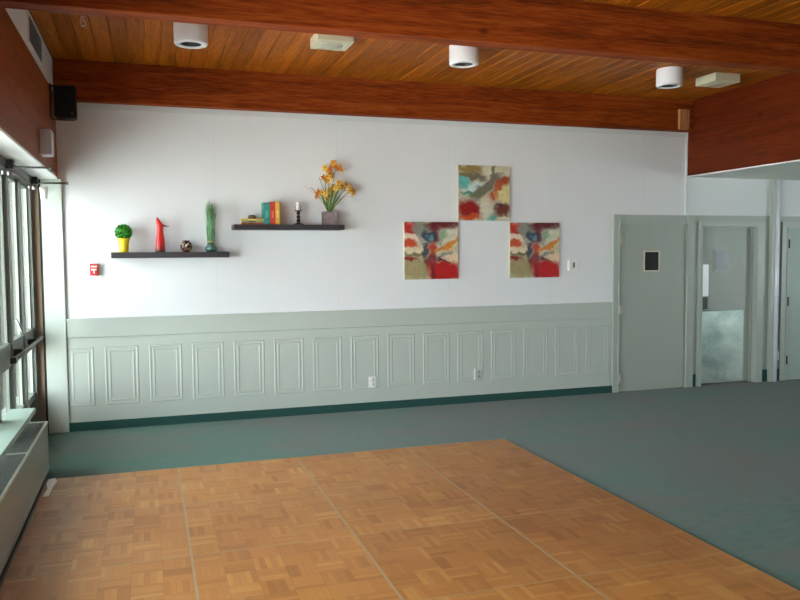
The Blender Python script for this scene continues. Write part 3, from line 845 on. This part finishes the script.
# grass bundle in squat glass vase
t = thing('grass_arrangement', 'upright bundle of green grass tied above a squat glass vase', 'plant', (1.345, -.12, S1))
gm = NT('green_glass', .06); gm.col(lin(120, 168, 156)); gm.b.inputs['Transmission Weight'].default_value = .55; gm.b.inputs['IOR'].default_value = 1.45
bm = bmesh.new()
lathe(bm, [(0, 0), (.036, 0), (.052, .010), (.059, .026), (.056, .042), (.044, .056), (.036, .066), (.036, .074), (.032, .074), (.032, .066), (.040, .055), (.052, .040), (.054, .026), (.047, .012), (0, .006)], 36, cap=False)
obj('vase', bm, gm.m, t)
bm = bmesh.new(); rnd = random.Random(5)
for k in range(190):
    a = rnd.uniform(0, 2 * PI); r = math.sqrt(rnd.random()); b0 = Vector((r * .032 * math.cos(a), r * .032 * math.sin(a), .05))
    h = rnd.uniform(.36, .47) * (1 - .12 * r); sp = rnd.uniform(.9, 1.15); lean = .043 * sp
    if k < 26: lean = .055 + .001 * k
    p1 = b0 + Vector((.008 * math.cos(a), .008 * math.sin(a), h * .35))
    p2 = Vector((r * lean * .8 * math.cos(a), r * lean * .8 * math.sin(a), .05 + h * .72))
    p3 = Vector((r * lean * math.cos(a) + rnd.uniform(-.008, .008), r * lean * math.sin(a), .05 + h))
    if p3.y > .09: p3.y = .09
    blade(bm, [b0, p1, p2, p3], [.0022, .0026, .002, .0003], side=Vector((math.cos(a + 1.4), math.sin(a + 1.4), 0)))
q = NT('grass_blade', .55); wn = q.noise(q.mapping(q.coord(), (150, 150, 4)), 1.5, 2); q.col(q.ramp(wn, [(.32, lin(52, 112, 84)), (.5, lin(106, 168, 116)), (.66, lin(182, 210, 156))])); GB = q.m
obj('grass_blades', bm, GB, t)
bm = bmesh.new(); lathe(bm, [(.0355, .092), (.0375, .095), (.0375, .101), (.0355, .104)], 28, cap=False); lathe(bm, [(.034, .092), (.034, .104)], 28, cap=False)
obj('tie_band', bm, plain('raffia_band', lin(206, 176, 110), .7), t)

# books: lying stack
def book(w_, d_, th, cover, title_rgb, lab, loc, upright=False, group=None):
    t = thing('book', lab, 'book', loc, 0, group)
    def X(x0, x1, y0, y1, z0, z1, bev=0):     # model lying flat: x along the spine, y depth, z thickness
        if upright: return B(z0, z1, y0, y1, x0, x1, bev=bev)
        return B(x0, x1, y0, y1, z0, z1, bev=bev)
    bm = bmesh.new()
    for q in ((0, w_, 0, d_, 0, .003), (0, w_, 0, d_, th - .003, th), (0, w_, 0, .004, .003, th - .003)):
        if upright: bx(bm, q[4], q[5], q[2], q[3], q[0], q[1])
        else: bx(bm, *q)
    cm = plain('cloth_cover', lin(*cover), .6, var=.08, scale=30)
    cv = obj('cover', bm, cm, t)
    obj('pages', X(.003, w_ - .003, .0045, d_ - .004, .0032, th - .0032), plain('paper_block', lin(226, 214, 184), .85), t)
    foil = plain('spine_foil', lin(*title_rgb), .4)
    for a, b in ((.12, .14), (.30, .62), (.86, .88)):
        bm = bmesh.new(); q = (w_ * a, w_ * b, -.0008, .0005, th * .28, th * .72)
        if upright: bx(bm, q[4], q[5], q[2], q[3], q[0], q[1])
        else: bx(bm, *q)
        obj('spine_print', bm, foil, cv)
    return t
book(.222, .155, .0185, (178, 74, 56), (120, 44, 36), 'brick red book lying at the bottom of the shelf stack', (1.627, -.20, S2))
book(.210, .150, .0185, (128, 160, 112), (44, 62, 50), 'green book lying in the middle of the shelf stack', (1.633, -.198, S2 + .0188))
book(.222, .152, .0185, (206, 178, 82), (236, 216, 140), 'yellow book lying on top of the shelf stack', (1.626, -.199, S2 + .0376))
g = 'upright books on the upper shelf'
book(.212, .15, .060, (52, 142, 130), (90, 172, 156), 'thick teal book standing upright beside the lying stack', (1.842, -.20, S2), True, g)
book(.218, .152, .050, (202, 58, 48), (230, 110, 90), 'red book standing between the teal and yellow books', (1.904, -.201, S2), True, g)
book(.222, .150, .040, (230, 172, 60), (246, 208, 110), 'yellow book standing rightmost of the upright books', (1.9555, -.20, S2), True, g)
# dark ornament on the stack
t = thing('bronze_ornament', 'small dark bronze domed ornament resting on the lying books', 'ornament', (1.741, -.125, S2 + .0562))
bm = bmesh.new(); lathe(bm, [(0, 0), (.030, 0), (.039, .007), (.041, .018), (.037, .030), (.026, .038), (.0, .040)], 32, cap=False); obj('dome', bm, plain('dark_bronze', lin(70, 52, 36), .3, .6, var=.3, scale=40), t)
bm = bmesh.new(); lathe(bm, [(.0395, .014), (.0425, .018), (.0395, .022)], 32, cap=False); obj('band', bm, plain('pale_brass', lin(176, 150, 110), .3, .7), t)

# candlestick and candle
t = thing('candlestick', 'dark turned metal candlestick with beaded stem on the upper shelf', 'candlestick', (2.195, -.12, S2))
cm = plain('dark_iron', lin(58, 36, 34), .35, .5)
bm = bmesh.new(); lathe(bm, [(0, 0), (.052, 0), (.054, .006), (.040, .014), (.022, .020), (.016, .026), (0, .026)], 32, cap=False); obj('base', bm, cm, t)
bm = bmesh.new(); pr = [(0, .026)]
for k in range(3):
    z0 = .026 + k * .036; pr += [(.008, z0 + .001)] + [(.009 + .011 * math.sin(a), z0 + .018 - .016 * math.cos(a)) for a in [x * PI / 8 for x in range(1, 8)]] + [(.008, z0 + .035)]
pr += [(0, .134)]
lathe(bm, pr, 24, cap=False); obj('stem', bm, cm, t)
bm = bmesh.new(); lathe(bm, [(0, .132), (.012, .132), (.036, .138), (.041, .143), (.036, .142), (0, .138)], 32, cap=False); obj('dish', bm, cm, t)
for k in range(3):
    a = .5 + k * 2 * PI / 3; bm = bmesh.new(); tube(bm, [(.027 * math.cos(a), .027 * math.sin(a), .139), (.027 * math.cos(a), .027 * math.sin(a), .185)], .0016, 6); obj('prong', bm, cm, t)
t = thing('pillar_candle', 'white candle standing on the dark candlestick', 'candle', (2.190, -.12, S2 + .1385))
bm = bmesh.new(); lathe(bm, [(0, 0), (.0195, 0), (.0195, .082), (.016, .086), (0, .083)], 24, cap=False); obj('wax', bm, plain('ivory_wax', lin(252, 248, 242), .5), t)
bm = bmesh.new(); tube(bm, [(0, 0, .083), (.001, 0, .094)], .001, 6); obj('wick', bm, 'black', t)

# orchids
PX, PZ = 2.506, S2
t = thing('potted_orchid', 'orange and yellow silk orchids in a grey stone cube on the upper shelf', 'flowers', (PX, -.12, PZ))
def stone():
    q = NT('grey_stone', .85); f = q.noise(q.coord(), 40, 5, .6); q.col(q.ramp(f, [(.3, lin(104, 92, 94)), (.7, lin(152, 138, 138))])); q.bump(f, .3, .003); return q.m
bm = bmesh.new(); H = .063
for q in ((-H, H, -H, H, 0, .012), (-H, H, -H, -H + .01, .012, .135), (-H, H, H - .01, H, .012, .135), (-H, -H + .01, -H + .01, H - .01, .012, .135), (H - .01, H, -H + .01, H - .01, .012, .135)): bx(bm, *q)
obj('planter', bm, stone(), t)
bm = bmesh.new(); bx(bm, -H + .011, H - .011, -H + .011, H - .011, .013, .12); obj('moss', bm, leaf_m('moss', (52, 54, 30), (96, 92, 52)), t)
orange = []
for i, (c1, c2) in enumerate((((236, 150, 30), (250, 200, 66)), ((244, 186, 44), (254, 228, 110)), ((222, 104, 30), (244, 160, 50)))):
    q = NT('orchid_petal', .55); f = q.noise(q.coord(), 55, 2); q.col(q.ramp(f, [(.35, lin(*c1)), (.65, lin(*c2))])); orange.append(q.m)
lip = plain('orchid_lip', lin(206, 98, 34), .5)
def blossom_mesh(mat):
    bm = bmesh.new()
    for k in range(5):
        a = PI / 2 + k * 2 * PI / 5; d = Vector((math.cos(a), 0, math.sin(a))); s = Vector((-math.sin(a), 0, math.cos(a)))
        pts = [d * .003, d * .014 + Vector((0, -.006, 0)), d * .028 + Vector((0, -.006, 0)), d * .038 + Vector((0, .002, 0))]
        rows = []
        for p, wv in zip(pts, (.003, .010, .009, .001)):
            rows.append((bm.verts.new(p - s * wv), bm.verts.new(p + Vector((0, .003, 0))), bm.verts.new(p + s * wv), bm.verts.new(p + Vector((0, .0045, 0)))))
        for A, Bq in zip(rows, rows[1:]):
            for i in range(4):
                f = bm.faces.new((A[i], A[(i + 1) % 4], Bq[(i + 1) % 4], Bq[i])); f.smooth = True
        bm.faces.new(rows[-1]); bm.faces.new(rows[0])
    n0 = len(bm.faces)
    lathe(bm, [(0, 0), (.005, .002), (.006, .009), (.008, .014), (0, .012)], 10, cap=False)
    bm.faces.ensure_lookup_table()
    vsx = set(v for f in bm.faces[n0:] for v in f.verts)
    bmesh.ops.rotate(bm, cent=(0, 0, 0), matrix=Matrix.Rotation(PI / 2, 3, 'X'), verts=list(vsx))
    for f in bm.faces[n0:]: f.material_index = 1
    return bm
protos = []
pts = [(265, 60), (200, 100), (240, 112), (290, 90), (325, 100), (342, 112), (245, 150), (185, 172), (208, 195), (252, 172), (228, 200), (148, 285), (168, 300), (200, 308), (228, 328), (138, 328), (250, 262), (262, 292), (300, 240), (333, 240), (318, 212), (375, 225), (408, 240), (398, 272), (425, 282), (355, 252), (214, 350), (283, 262)]
rnd = random.Random(11)
pts += [(x + rnd.uniform(-26, 26), y + rnd.uniform(-20, 20)) for x, y in pts if rnd.random() < .75]
cent = []
for i, (zx, zy) in enumerate(pts):
    px, py = 300 + zx / 8, 155 + zy / 8
    x = (px - 329) * .0102; z = .135 + (211 - py) * .0099; y = rnd.uniform(-.05, .035)
    cent.append((x, y, z))
    if i < 3:
        o = obj('blossom', blossom_mesh(orange[i]), [orange[i], lip], t); protos.append(o)
    else:
        o = protos[rnd.choice((0, 1, 1, 1, 2))].copy(); COL.objects.link(o)
    o.location = (x, y, z)
    o.rotation_euler = (rnd.uniform(-.6, .5), rnd.uniform(0, 2 * PI), rnd.uniform(-.8, .8))
    s = rnd.uniform(.8, 1.15); o.scale = (s, s, s)
stem_m = plain('orchid_stem', lin(104, 128, 52), .6)
for (tip, mids) in (((.02, 0, .60), (-.015, 0, .35)), ((-.10, -.02, .47), (-.03, 0, .3)), ((-.18, -.01, .37), (-.06, 0, .25)), ((.13, -.01, .41), (.06, 0, .27)), ((.24, 0, .36), (.09, 0, .24)), ((.07, 0, .55), (.02, 0, .35)), ((.0, -.02, .36), (.0, 0, .22))):
    bm = bmesh.new(); b0 = Vector((rnd.uniform(-.015, .015), 0, .12)); a = Vector(mids); c = Vector(tip)
    P_ = [b0 * (1 - u) ** 2 + a * 2 * u * (1 - u) + c * u * u for u in [k / 6 for k in range(7)]]
    tube(bm, P_, .0028, 6); obj('stem', bm, stem_m, t)
lm = leaf_m('orchid_leaf', (62, 98, 30), (110, 146, 56))
for (b, m_, tip, wv) in (((.005, 0, .12), (.05, -.02, .26), (.10, -.03, .38), .012), ((.01, 0, .12), (.06, .01, .24), (.17, .0, .36), .008), ((.015, 0, .12), (.10, .0, .26), (.22, 0, .34), .005),
                         ((-.005, 0, .12), (-.05, -.02, .25), (-.10, -.03, .33), .011), ((-.01, 0, .12), (-.03, .0, .3), (-.04, 0, .44), .008), ((0, 0, .12), (.03, -.01, .3), (.06, 0, .42), .009), ((0, 0, .12), (-.1, 0, .30), (-.255, 0, .385), .0022),
                         ((.0, 0, .12), (-.08, 0, .34), (-.20, 0, .37), .0035), ((0, 0, .12), (.17, 0, .38), (.30, 0, .245), .002), ((.01, 0, .12), (.12, 0, .36), (.33, .0, .36), .002)):
    bm = bmesh.new(); b, m_, tip = Vector(b), Vector(m_), Vector(tip)
    P_ = [b * (1 - u) ** 2 + m_ * 2 * u * (1 - u) + tip * u * u for u in [k / 7 for k in range(8)]]
    blade(bm, P_, [wv * q for q in (.6, .9, 1, 1, .9, .7, .45, .1)], side=Vector((.3, 1, .1)) if wv < .004 else Vector((1, .3, 0)))
    obj('leaf', bm, lm, t)

# ------------------------------------------------------------------ outside
struct('exterior_ground', B(-40, -.43, -40, 20, -.12, -.02), 'concrete')
struct('exterior_wall', B(-1.9, -.296, .35, .62, -.02, 3.2), 'block')
for yy in (-2.25,): struct('added_shade_fin', B(-1.15, -.30, yy, yy + .26, -.02, 2.94), 'block')  # unseen fin, added to cut daylight on the left end of the back wall
struct('added_sky_blocker', B(-1.25, -.37, -12.2, .34, 2.95, 3.15), 'sage_door')  # unseen overhang, added to block high sky so light enters lower
